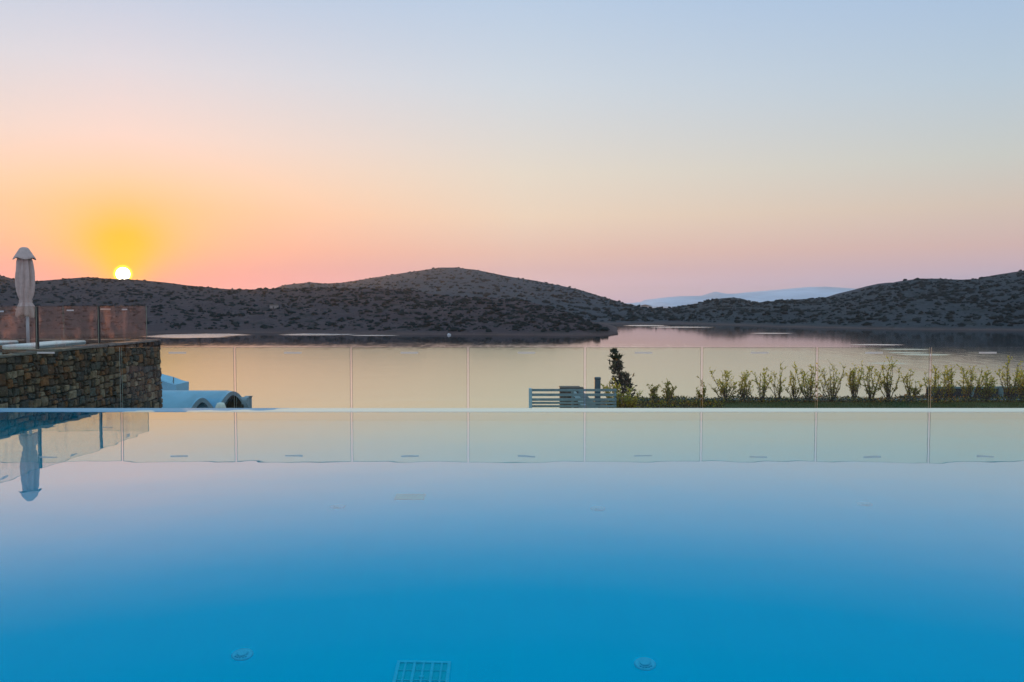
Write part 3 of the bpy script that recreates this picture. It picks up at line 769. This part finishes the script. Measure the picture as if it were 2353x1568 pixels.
# parasol
UY = 20.3; UC = P(58.5, 700, UY); ux, uy = UC.x, UC.y; zf = lambda y_: P(58, y_, UY).z
um = thing('parasol', (ux, uy, .44), 'folded cream parasol tied at the waist on the terrace', 'parasol')
pr = lambda px_: px_/F*UY
m = MB(); m.tube([(ux+.04, uy, .44), (ux+.04, uy, zf(575))], .036, 12); m.build('pole', M['pole'], um, True)
m = MB(); m.lathe([(.28, 0), (.28, .06), (.24, .09), (.06, .1), (.05, .16)], (ux+.04, uy, .44), 24); m.build('base', M['frame'], um)
def cloth(r, z, t):
    k = (zf(600)-z)/(zf(600)-zf(722)); k = max(0, min(1, k))
    tri = lambda q: abs(math.sin(q))**.7-.62
    w = .5*math.sin(3*k+1.0)
    fold = .28*tri(2.5*t+.4+w)+.36*tri(4*t+2.0-1.3*w)+.10*math.sin(9*t+4*k)
    a = .55+.9*abs(k-.74)*(1.6 if k > .74 else 1.0)
    return r*(1+fold*a), (.035*math.sin(4*t+.5)+.02*math.sin(7*t)) if k > .97 else 0
prof = []
for y_, hw in ((727, 22), (726.5, 24), (722, 24), (714, 22.5), (706, 20), (699, 16.5), (694.5, 14.3), (691.5, 13.6), (688, 14.4), (682, 17), (670, 20), (655, 21.8), (640, 22), (625, 20.5), (612, 18.5), (600, 16.5), (592, 14)):
    prof.append((pr(hw*.80), zf(y_)))
m = MB(); m.lathe(prof, (ux, uy, 0), 96, cloth); m.build('canopy', M['cloth'], um, True)
m = MB(); m.lathe([(pr(11.6), zf(693.5)), (pr(12), zf(692)), (pr(11.6), zf(690))], (ux, uy, 0), 40, lambda r, z, t: (cloth(r, z, t)[0]*1.04, 0), cap0=False, cap1=False); m.build('tie', M['cloth'], um, True)
def capfn(r, z, t):
    k = r/pr(26); return r*(1+.05*k**3*math.sin(4*t+.8)), -.075*k**4*abs(math.sin(2*t+.35))**1.5
m = MB(); m.lathe([(pr(r_*.9), zf(y_)) for r_, y_ in ((24.6, 593.5), (25.8, 593), (26, 592), (23, 588), (19, 583), (15, 577.5), (11.5, 572.5), (8.5, 569.5), (4, 568.3), (1, 568))], (ux, uy, 0), 72, capfn, cap0=False); m.build('cap', M['cloth'], um, True)

# ------------------------------------------------------------------ vaulted house below
HY = 32.0
hp = lambda px_, py_, y_=HY: P(px_, py_, y_)
RZ = hp(470, 897.5, HY-.15).z; HB = -7.5
ho = thing('house', (hp(470, 938).x, HY+2, HB), 'whitewashed house in blue light with vaulted roof below the pool', 'house')
def vault_x(m, x0, x1, yc, w, zs, zr, n=16):   # barrel vault along X
    V = []
    for x in (x0, x1):
        for k in range(n+1):
            a = math.pi*k/n; V.append((x, yc-w*math.cos(a), zs+(zr-zs)*math.sin(a)))
    o = len(m.v); m.v += V
    for k in range(n): m.f.append((o+k, o+n+1+k, o+n+2+k, o+k+1)); m.m.append(0)
    for b, rv in ((o, 0), (o+n+1, 1)): m.f.append(tuple(b+k for k in (range(n+1) if rv else reversed(range(n+1))))); m.m.append(0)
x_l, x_r = hp(330, 900).x-4, P(541, 900, HY+.85).x
m = MB(); SPR = RZ-1.3; vault_x(m, x_l, x_r, HY-.15, 1.0, SPR, RZ); r_ = m.build('roof', M['limewash'], ho, True)
m = MB(); m.box((x_l, HY-1.13, HB), (x_r-.02, HY+.83, SPR+.01)); m.build('wall', M['limewash'], ho)
# gable vaults facing the pool, each with a masonry filled arch
def gable(cx_px, half_px, apex_px, mat_in, in_half, in_apex, yfront, depth):
    c = hp(cx_px, 900, yfront); hw = half_px/F*yfront; za = hp(cx_px, apex_px, yfront).z; zb = hp(cx_px, 952, yfront).z
    prof_ = lambda s, hw_, za_: zb+(za_-zb)*(math.cos(math.pi*s/2)**1.15 if abs(s) < 1 else 0)
    n = 24; V = []; m = MB()
    for yv in (yfront, yfront+depth):
        for k in range(n+1):
            s = -1+2*k/n; V.append((c.x+s*hw-(yv-yfront)*.55, yv, prof_(s, hw, za)-(yv-yfront)*.08))
    m.v = V
    for k in range(n): m.f.append((k, k+1, n+2+k, n+1+k)); m.m.append(0)
    # front ring between outer arch and the opening
    hi = in_half/F*yfront; zi = hp(cx_px, in_apex, yfront).z; o = len(m.v)
    for k in range(n+1):
        s = -1+2*k/n; m.v.append((c.x+s*hi, yfront, prof_(s, hi, zi)))
    for k in range(n+1):
        s = -1+2*k/n; m.v.append((c.x+s*hi, yfront+.35, prof_(s, hi, zi)))
    for k in range(n):
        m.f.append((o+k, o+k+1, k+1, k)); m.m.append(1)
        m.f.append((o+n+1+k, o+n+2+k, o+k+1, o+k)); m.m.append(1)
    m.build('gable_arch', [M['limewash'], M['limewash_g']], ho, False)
    m = MB()
    for k in range(n+1):
        s = -1+2*k/n; m.v += [(c.x+s*hi*1.01, yfront+.33, zb), (c.x+s*hi*1.01, yfront+.33, prof_(s, hi, zi)+.01)]
    for k in range(n): m.f.append((2*k, 2*k+2, 2*k+3, 2*k+1)); m.m.append(0)
    m.build('arch_infill', M['brownstone'], ho)
gable(536, 46, 899.5, None, 34, 908.5, HY-1.2, 1.05)
gable(464.5, 36, 914.5, None, 24, 925, HY-1.17, .9)
# side block with rounded corner, right of the big arch
BY = HY-1.32
a, b = hp(558.5, 912, BY), hp(575, 912, BY+.7)
m = MB(); m.rbox((a.x, BY, HB), (b.x, BY+.7, hp(560, 914, BY).z), .10); m.build('side_block', M['limewash_g'], ho, False)
m = MB(); m.rbox((a.x-.09, BY-.1, HB), (b.x-.02, BY-.002, hp(560, 929, BY).z), .03); m.build('plinth', M['brownstone'], ho)
# upper curved parapet behind the ridge, rising to the left behind the stone wall
m = MB(); n = 14; V = []
pts = [(300, 862), (340, 866), (367, 873), (378, 877), (388, 881), (398, 883.5), (404.5, 884.3)]
for yv in (HY+3.0, HY+4.4):
    for px_, py_ in pts: q = hp(px_, py_, HY+3.0); V.append((q.x, yv, q.z))
    for px_, py_ in pts: q = hp(px_, 912, HY+3.0); V.append((q.x, yv, q.z))
k_ = len(pts); m.v = V
for i in range(k_-1):
    m.f += [(k_+i, k_+i+1, i+1, i), (i, i+1, 2*k_+i+1, 2*k_+i), (2*k_+i, 2*k_+i+1, 3*k_+i+1, 3*k_+i)]; m.m += [0]*3
m.f.append((k_-1, 2*k_-1, 4*k_-1, 3*k_-1)); m.m.append(0)
m.build('parapet', M['limewash'], ho)
q = hp(399, 884, HY+3.2)
m = MB(); m.tube([(q.x, q.y, q.z-.1), (q.x, q.y, q.z+.30)], .018, 6); m.tube([(q.x, q.y, q.z+.22), (q.x-.12, q.y, q.z-.02)], .006, 4); m.build('antenna', M['timber'], ho)
ch = hp(507, 937, HY-1.7)
m = MB(); m.lathe([(.19, -.9), (.19, -.02), (.185, .02), (.15, .10), (.12, .165), (.06, .18)], (ch.x, ch.y, ch.z), 14); m.build('chimney', M['white'], ho, True)

# ------------------------------------------------------------------ lower garden
LZ = -1.22
gx0 = P(1405, 938, 21).x
m = MB(); m.box((gx0, 18.5, -8), (24, 26.2, LZ-.004)); tag(m.build('garden_terrace', M['soil']), 'soil of the lower garden terrace', 'garden terrace', kind='structure')
m = MB(); nx, ny = 60, 14; lx0 = P(1590, 930, 25).x
for j in range(ny+1):
    for i in range(nx+1):
        x = lx0+(24-lx0)*i/nx; y = 18.6+6.5*j/ny; m.v.append((x, y, LZ+.012+.02*mnoise.noise(Vector((x*.7, y*.7, 0)))))
for j in range(ny):
    for i in range(nx): a = j*(nx+1)+i; m.f.append((a, a+1, a+nx+2, a+nx+1)); m.m.append(0)
tag(m.build('lawn', M['lawn'], smooth=True), 'strip of dark green lawn below the pool', 'lawn', kind='structure')
rg = np.random.default_rng(3); nb = 16000
bx = lx0+rg.random(nb)*(21-lx0); by = 23.3+rg.random(nb)*1.8; hh = .03+.05*rg.random(nb); an = rg.random(nb)*6.28
dxy = np.stack([np.cos(an), np.sin(an)], 1)*.006; le = rg.normal(size=(nb, 2))*.015
A = np.stack([bx-dxy[:, 0], by-dxy[:, 1], np.full(nb, LZ+.0)], 1); B = np.stack([bx+dxy[:, 0], by+dxy[:, 1], np.full(nb, LZ)], 1); C = np.stack([bx+le[:, 0], by+le[:, 1], LZ+hh], 1)
V = np.stack([A, B, C], 1).reshape(-1, 3); T = np.arange(nb*3).reshape(-1, 3)
tag(fast_mesh('grass', V, T, M['blade']), 'short grass of the lower lawn', 'grass', kind='stuff')

# low garden wall with a pale coping behind the planting
gw = thing('garden_wall', (P(1700, 920, 25.8).x, 25.8, LZ), 'low dark garden wall with pale coping behind the shrubs', 'garden wall')
wz = P(1700, 919, 25.7).z
m = MB(); m.box((P(1450, 920, 25).x, 25.72, LZ-1.5), (22, 26.0, wz-.035)); m.build('wall', M['mortar'], gw)
m = MB(); m.box((P(1450, 920, 25).x-.03, 25.68, wz-.034), (22.03, 26.04, wz)); m.build('coping', M['gcop'], gw)

# low railing beyond the right hand shrubs
ry = 27.0; rz0, rz1 = P(2200, 917, ry).z, P(2200, 889, ry).z
rl = thing('railing', (P(2230, 900, ry).x, ry, rz0), 'teal railing with pale posts behind the shrubs at far right', 'railing')
xa, xb = P(2128, 900, ry).x, 24
m = MB(); m.box((xa, ry-.05, rz1-.06), (xb, ry+.05, rz1)); m.build('top_rail', M['rail'], rl)
m = MB(); m.box((xa, ry-.05, rz0-.02), (xb, ry+.05, rz0+.03)); m.build('bottom_rail', M['rail'], rl)
m = MB(); m.box((xa, ry-.012, rz0+.031), (xb, ry+.012, rz1-.061)); m.build('panel', M['rail_d'], rl)
for px_ in (2140, 2231, 2298, 2366, 2434):
    c = P(px_, 900, ry); m = MB(); m.box((c.x-.07, ry-.075, rz0-1.2), (c.x+.07, ry+.075, rz1+.012)); m.build('post', M['rail'], rl)
m = MB(); m.box((xa-.3, ry-.5, -9), (xb, ry+1.2, rz0-.021)); tag(m.build('terrace', M['soil']), 'lower ledge under the teal railing', 'terrace', kind='structure')

# slatted fence
sy = 20.6
sf = thing('slatted_fence', (P(1316, 938, sy).x, sy, -1.5), 'blue grey horizontal slatted timber fence below the pool edge', 'slatted fence')
xa, xb = P(1216, 900, sy).x, P(1416.5, 900, sy).x
for (ya, yb) in ((894, 903.6), (912.2, 922.2), (931.2-.3, 940.8), (945, 953), (958, 966)):
    m = MB(); m.box((xa+.05, sy-.016, P(1300, yb*.585+894*.415, sy).z), (xb, sy+.016, P(1300, ya*.585+894*.415, sy).z)); m.build('slat', M['slat'], sf)
m = MB(); m.box((xa-.01, sy-.06, -1.5), (xa+.07, sy-.018, P(1216, 892.8, sy).z)); m.box((xa-.01, sy-.0175, -1.5), (xa+.048, sy+.10, P(1216, 892.8, sy).z)); m.build('post', M['slat_l'], sf)  # paler timber colour stands for light falling on this post
m = MB(); m.box((xb-.055, sy+.018, -1.5), (xb-.005, sy+.09, P(1216, 894.5, sy).z)); m.build('post', M['slat'], sf)
m = MB(); m.box((P(1316, 900, sy).x-.03, sy+.018, -1.5), (P(1316, 900, sy).x+.03, sy+.07, P(1216, 896, sy).z)); m.build('post', M['slat'], sf)
# timber shed and its steps seen through the slats
hy = 21.6
q = lambda px_, py_, y_=hy: P(px_, py_, y_)
sd = thing('timber_store', (q(1312, 938).x, hy, -2.2), 'dark timber store with a slanting pale stair side behind the slatted fence', 'timber store')
m = MB(); m.box((q(1288, 900).x, hy+.2, -2.2), (q(1343, 900).x, hy+.5, q(1300, 893.6).z)); m.build('wall', M['timber'], sd)
m = MB(); m.box((q(1287, 900).x, hy+.1, q(1300, 893.5).z), (q(1335, 900).x, hy+.55, q(1300, 891.8).z)); m.build('roof', M['seal'], sd)
m = MB(); m.bar(q(1316, 899, hy), q(1344, 935, hy), .05, .11, 0, (1, 0, 0)); m.build('stair_side', M['slat_l'], sd)
m = MB(); pts = [(1330, 901), (1340, 901), (1364, 924), (1376, 940), (1330, 940)]
V = [tuple(q(*p_, hy+.06)) for p_ in pts]+[tuple(q(*p_, hy+.06)+Vector((0, .12, 0))) for p_ in pts]; k_ = 5
m.add(V, [(0, 4, 3, 2, 1), (5, 6, 7, 8, 9)]+[(i, (i+1) % 5, 5+(i+1) % 5, 5+i) for i in range(5)]); m.build('ramp', M['slat'], sd)
by_ = 22.3; c = P(1373, 867, by_)
bl = thing('bollard', (c.x, by_, -1.6), 'tall slate blue square post standing behind the slatted fence', 'post')
m = MB(); m.rbox((c.x-.075, by_-.075, -1.6), (c.x+.075, by_+.075, P(1373, 873.5, by_).z), .012); m.build('shaft', M['postblue'], bl)
m = MB(); m.rbox((c.x-.082, by_-.082, P(1373, 873.5, by_).z+.001), (c.x+.082, by_+.082, c.z), .012); m.build('cap', M['postblue'], bl)
m = MB(); m.box((P(1210, 940, 21).x, 20.2, -8), (gx0-.01, 23.2, -1.5)); tag(m.build('path', M['deck']), 'paved path behind the slatted fence', 'path', kind='structure')

# ---------------------------------------------------------------- plants
def shrub(px_, ytop, Y, wid, name, label, mats, dens=1.0, seed=0, leafL=.075, base=None, stems=7, group='shrubs of the loose hedge behind the glass', lean=0.0, bare=.3):
    rnd = random.Random(seed*77+int(px_)); b = P(px_, 920, Y); b.z = LZ if base is None else base
    H = P(px_, ytop, Y).z-b.z
    o = thing(name, tuple(b), label, 'shrub', group)
    ms, ml = MB(), MB()
    if stems == 11: stems = rnd.randint(7, 13); wid *= rnd.uniform(.85, 1.25)
    for i in range(stems):
        a = rnd.uniform(0, 6.28); top = Vector((math.cos(a)*wid*rnd.uniform(.2, 1), math.sin(a)*wid*.7*rnd.uniform(.1, 1), H*rnd.choice((rnd.uniform(.3, .6), rnd.uniform(.6, 1.0), rnd.uniform(.7, .95)))))
        if i == 0: top = Vector((wid*.1*rnd.uniform(-1, 1), 0, H))
        top.x += lean*top.z
        mid = Vector((top.x*.55, top.y*.55, top.z*.45))+Vector((rnd.uniform(-.06, .06), rnd.uniform(-.06, .06), 0))
        base_ = Vector((top.x*.12, top.y*.12, 0))
        path = [b+base_, b+base_.lerp(mid, .5)+Vector((rnd.uniform(-.03, .03), 0, 0)), b+mid, b+mid.lerp(top, .5)+Vector((rnd.uniform(-.04, .04), rnd.uniform(-.03, .03), 0)), b+top]
        ms.tube(path, [.014, .012, .009, .006, .002], 5)
        segs = [(path[k], path[k+1], k) for k in range(4)]
        tw = []
        for s0_, s1_, k in segs[1:]:
            for _ in range(rnd.randint(2, 4)):
                p0 = s0_.lerp(s1_, rnd.random()); aa = rnd.uniform(0, 6.28); ln = rnd.uniform(.08, .26)
                p1 = p0+Vector((math.cos(aa)*ln*.7, math.sin(aa)*ln*.7, ln*rnd.uniform(.3, 1)))
                ms.tube([p0, p1], [.005, .0015], 4); tw.append((p0, p1, .9))
        for s0_, s1_, k in segs: tw.append((s0_, s1_, .25 if k < 1 else 1))
        for p0, p1, d_ in tw:
            nl = int(((p1-p0).length/.021)*d_*dens*rnd.uniform(.3, 1.6))
            ax = (p1-p0).normalized()
            for _ in range(nl):
                f_ = rnd.random(); p_ = p0.lerp(p1, f_)
                hrel = (p_.z-b.z)/H
                if hrel < bare and rnd.random() < .6: continue
                dr = (Vector((rnd.gauss(0, 1), rnd.gauss(0, 1), rnd.gauss(.25, .7))).normalized()+ax*.7).normalized()
                mi = (1 if hrel > .45 and rnd.random() < .8 else 0) if len(mats) > 1 else 0
                L_ = leafL*rnd.uniform(.55, 1.15)
                ml.leaf(p_, dr, Vector((rnd.gauss(0, 1), rnd.gauss(0, 1), 1)).normalized(), L_, L_*rnd.uniform(.38, .6), mi)
    ms.build('stems', M['bark'], o); ml.build('leaves', [M[k] for k in mats], o)
    return o
# the tall dark laurel and the broom at its foot
def laurel():
    rnd = random.Random(5); Y = 22.6; b = P(1432, 936, Y); b.z = LZ-.1
    o = thing('tree', tuple(b), 'tall slender dark leaved young tree beside the slatted fence', 'tree')
    ms, ml = MB(), MB()
    trunk = [P(1436, 938, Y), P(1432, 900, Y), P(1424, 870, Y), P(1419, 840, Y), P(1416, 815, Y), P(1412, 804, Y)]
    ms.tube([b]+trunk, [.03, .028, .024, .02, .014, .008, .003], 6); ms.build('trunk', M['bark'], o)
    zones = [(1412.5, 804, 812, 3), (1413.5, 810, 822, 7), (1414, 820, 836, 10), (1416, 834, 850, 10), (1420, 848, 864, 10), (1429, 862, 880, 17), (1436, 866, 890, 17), (1426, 876, 902, 20), (1440, 884, 915, 18)]
    for cx, y0, y1, hw in zones:
        for _ in range(14 if hw < 10 else 56):
            px2 = cx+rnd.gauss(0, .5)*hw; py2 = rnd.uniform(y0, y1); p_ = P(px2, py2, Y+rnd.gauss(0, .10))
            c_ = P(cx, (y0+y1)/2+6, Y); out = (p_-c_)
            if out.length < .02: out = Vector((0, 0, 1))
            ax = (out.normalized()+Vector((rnd.gauss(0, .35), rnd.gauss(0, .5), .75))).normalized()
            for k in range(3):
                d_ = (ax+Vector((rnd.gauss(0, .5), rnd.gauss(0, .5), rnd.gauss(0, .3)))).normalized()
                ml.leaf(p_, d_, Vector((rnd.gauss(0, 1), rnd.gauss(0, 1), .6)).normalized(), rnd.uniform(.09, .15), rnd.uniform(.03, .045))
    ml.build('crown', M['leaf_dark'], o)
laurel()
GRP = 'shrubs of the loose hedge behind the glass'
sh = [(1425, 884, 22.2, .50, 2.2, 12), (1403, 872, 22.3, .16, .6, 6), (1446, 896, 22.2, .38, 1.8, 9)]
labs = ['yellow green bushy shrub at the foot of the dark young tree', 'thin yellow green sprays left of the dark young tree', 'low bushy shrub right of the dark young tree']
for i, ((x, yt, Y, w, d, st), lb) in enumerate(zip(sh, labs)):
    shrub(x, yt, Y, w, 'shrub', lb, ['leaf', 'leaf_young'], d, 40+i, .06, LZ, st, 'shrubs around the dark young tree', bare=0.0)
shrub(1500, 893, 25.2, .16, 'shrub', 'small leafy shrub next to the dark young tree, lowest of the pair', ['leaf'], 1.6, 50, .075, LZ, 4, 'pair of small shrubs on the garden wall', .12, .1)
shrub(1536, 880, 25.2, .30, 'shrub', 'small leafy shrub with one taller sprig, higher of the pair', ['leaf'], 1.5, 51, .08, LZ, 5, 'pair of small shrubs on the garden wall', 0, .1)
shrub(1614, 876, 25.2, .14, 'shrub', 'narrow leafy shrub right at a glass joint', ['leaf'], 1.7, 52, .08, LZ, 3, GRP, -.02, .15)
ROW = [(1668, 851, .34, 'first bushy yellow green shrub of the hedge, at its open end'), (1708, 859, .22, 'narrow loose shrub second from the open end of the hedge'),
       (1752, 850, .26, 'thin twiggy shrub third from the open end of the hedge'), (1790, 833, .30, 'tall bare stemmed shrub fourth from the open end of the hedge'),
       (1827, 850, .24, 'dark centred shrub fifth from the open end of the hedge'), (1861, 843, .30, 'shrub with a dark clump crossing a glass joint'),
       (1911, 841, .30, 'airy shrub just past the glass joint in the hedge'), (1962, 839, .24, 'leafy upright shrub in the middle of the hedge'),
       (2001, 839, .30, 'round crowned shrub on a dark stem in the middle of the hedge'), (2042, 829, .32, 'tallest bright topped shrub of the hedge'),
       (2094, 851, .30, 'low dark shrub before the teal railing begins'), (2152, 849, .28, 'shrub over the left end of the teal railing'),
       (2186, 841, .22, 'thin upright shrub over the teal railing'), (2228, 843, .30, 'bright shrub by the first railing post in view'),
       (2268, 854, .26, 'dark clumped shrub between two railing posts'), (2318, 822, .26, 'shrub with one tall yellow tip near the end of the hedge'),
       (2349, 848, .28, 'last dark shrub of the hedge in view'), (2395, 845, .3, 'shrub of the hedge beyond the last one')]
for i, (x, yt, w, lb) in enumerate(ROW):
    shrub(x, yt, 25.35+.2*math.sin(i*2.1), w*1.3, 'shrub', lb, ['leaf', 'leaf_young'], .8 if i in (2, 3, 6) else 1.15, 60+i, .066, LZ, 11, GRP, 0, .2)
# low flower bed along the wall
rnd = random.Random(9); ml, mf = MB(), MB()
for q_ in range(7400):
    x = rnd.uniform(P(1462, 930, 24).x, 15.5); y = rnd.uniform(24.95, 25.68)
    if q_ > 5600: x = rnd.uniform(P(1440, 930, 24).x, lx0+.6); y = rnd.uniform(23.4, 25.0)
    hgt = .05+.17*max(0, mnoise.noise(Vector((x*.8, y*1.2, 4)))+.55)
    p_ = Vector((x, y, LZ+rnd.uniform(0, hgt)))
    d_ = Vector((rnd.gauss(0, 1), rnd.gauss(0, 1), rnd.gauss(.6, .5))).normalized()
    ml.leaf(p_, d_, Vector((rnd.gauss(0, 1), rnd.gauss(0, 1), 1)).normalized(), rnd.uniform(.05, .11), rnd.uniform(.02, .045), 2 if (mnoise.noise(Vector((x*.9, y, 9))) > .05 and rnd.random() < .22) else (1 if rnd.random() < .2 else 0))
tag(ml.build('flower_bed', [M['leaf_dark'], M['leaf'], M['flower']]), 'low ground cover with orange flowers along the garden wall', 'flower bed', kind='stuff')

# ------------------------------------------------------------------ the air of the bay
t = NT('haze')
pv = t.n('ShaderNodeVolumePrincipled'); pv.inputs['Color'].default_value = (.86, .94, 1.0, 1); pv.inputs['Density'].default_value = HAZE_D; pv.inputs['Anisotropy'].default_value = .5
t.l(pv.outputs[0], t.out.inputs['Volume'])
m = MB(); m.box((-12400, -600, SEA-1), (12400, HAZE_FAR, HAZE_TOP))
hz = m.build('haze', t.m); tag(hz, 'thin haze over the bay', 'haze', kind='stuff')
hz.visible_shadow = True
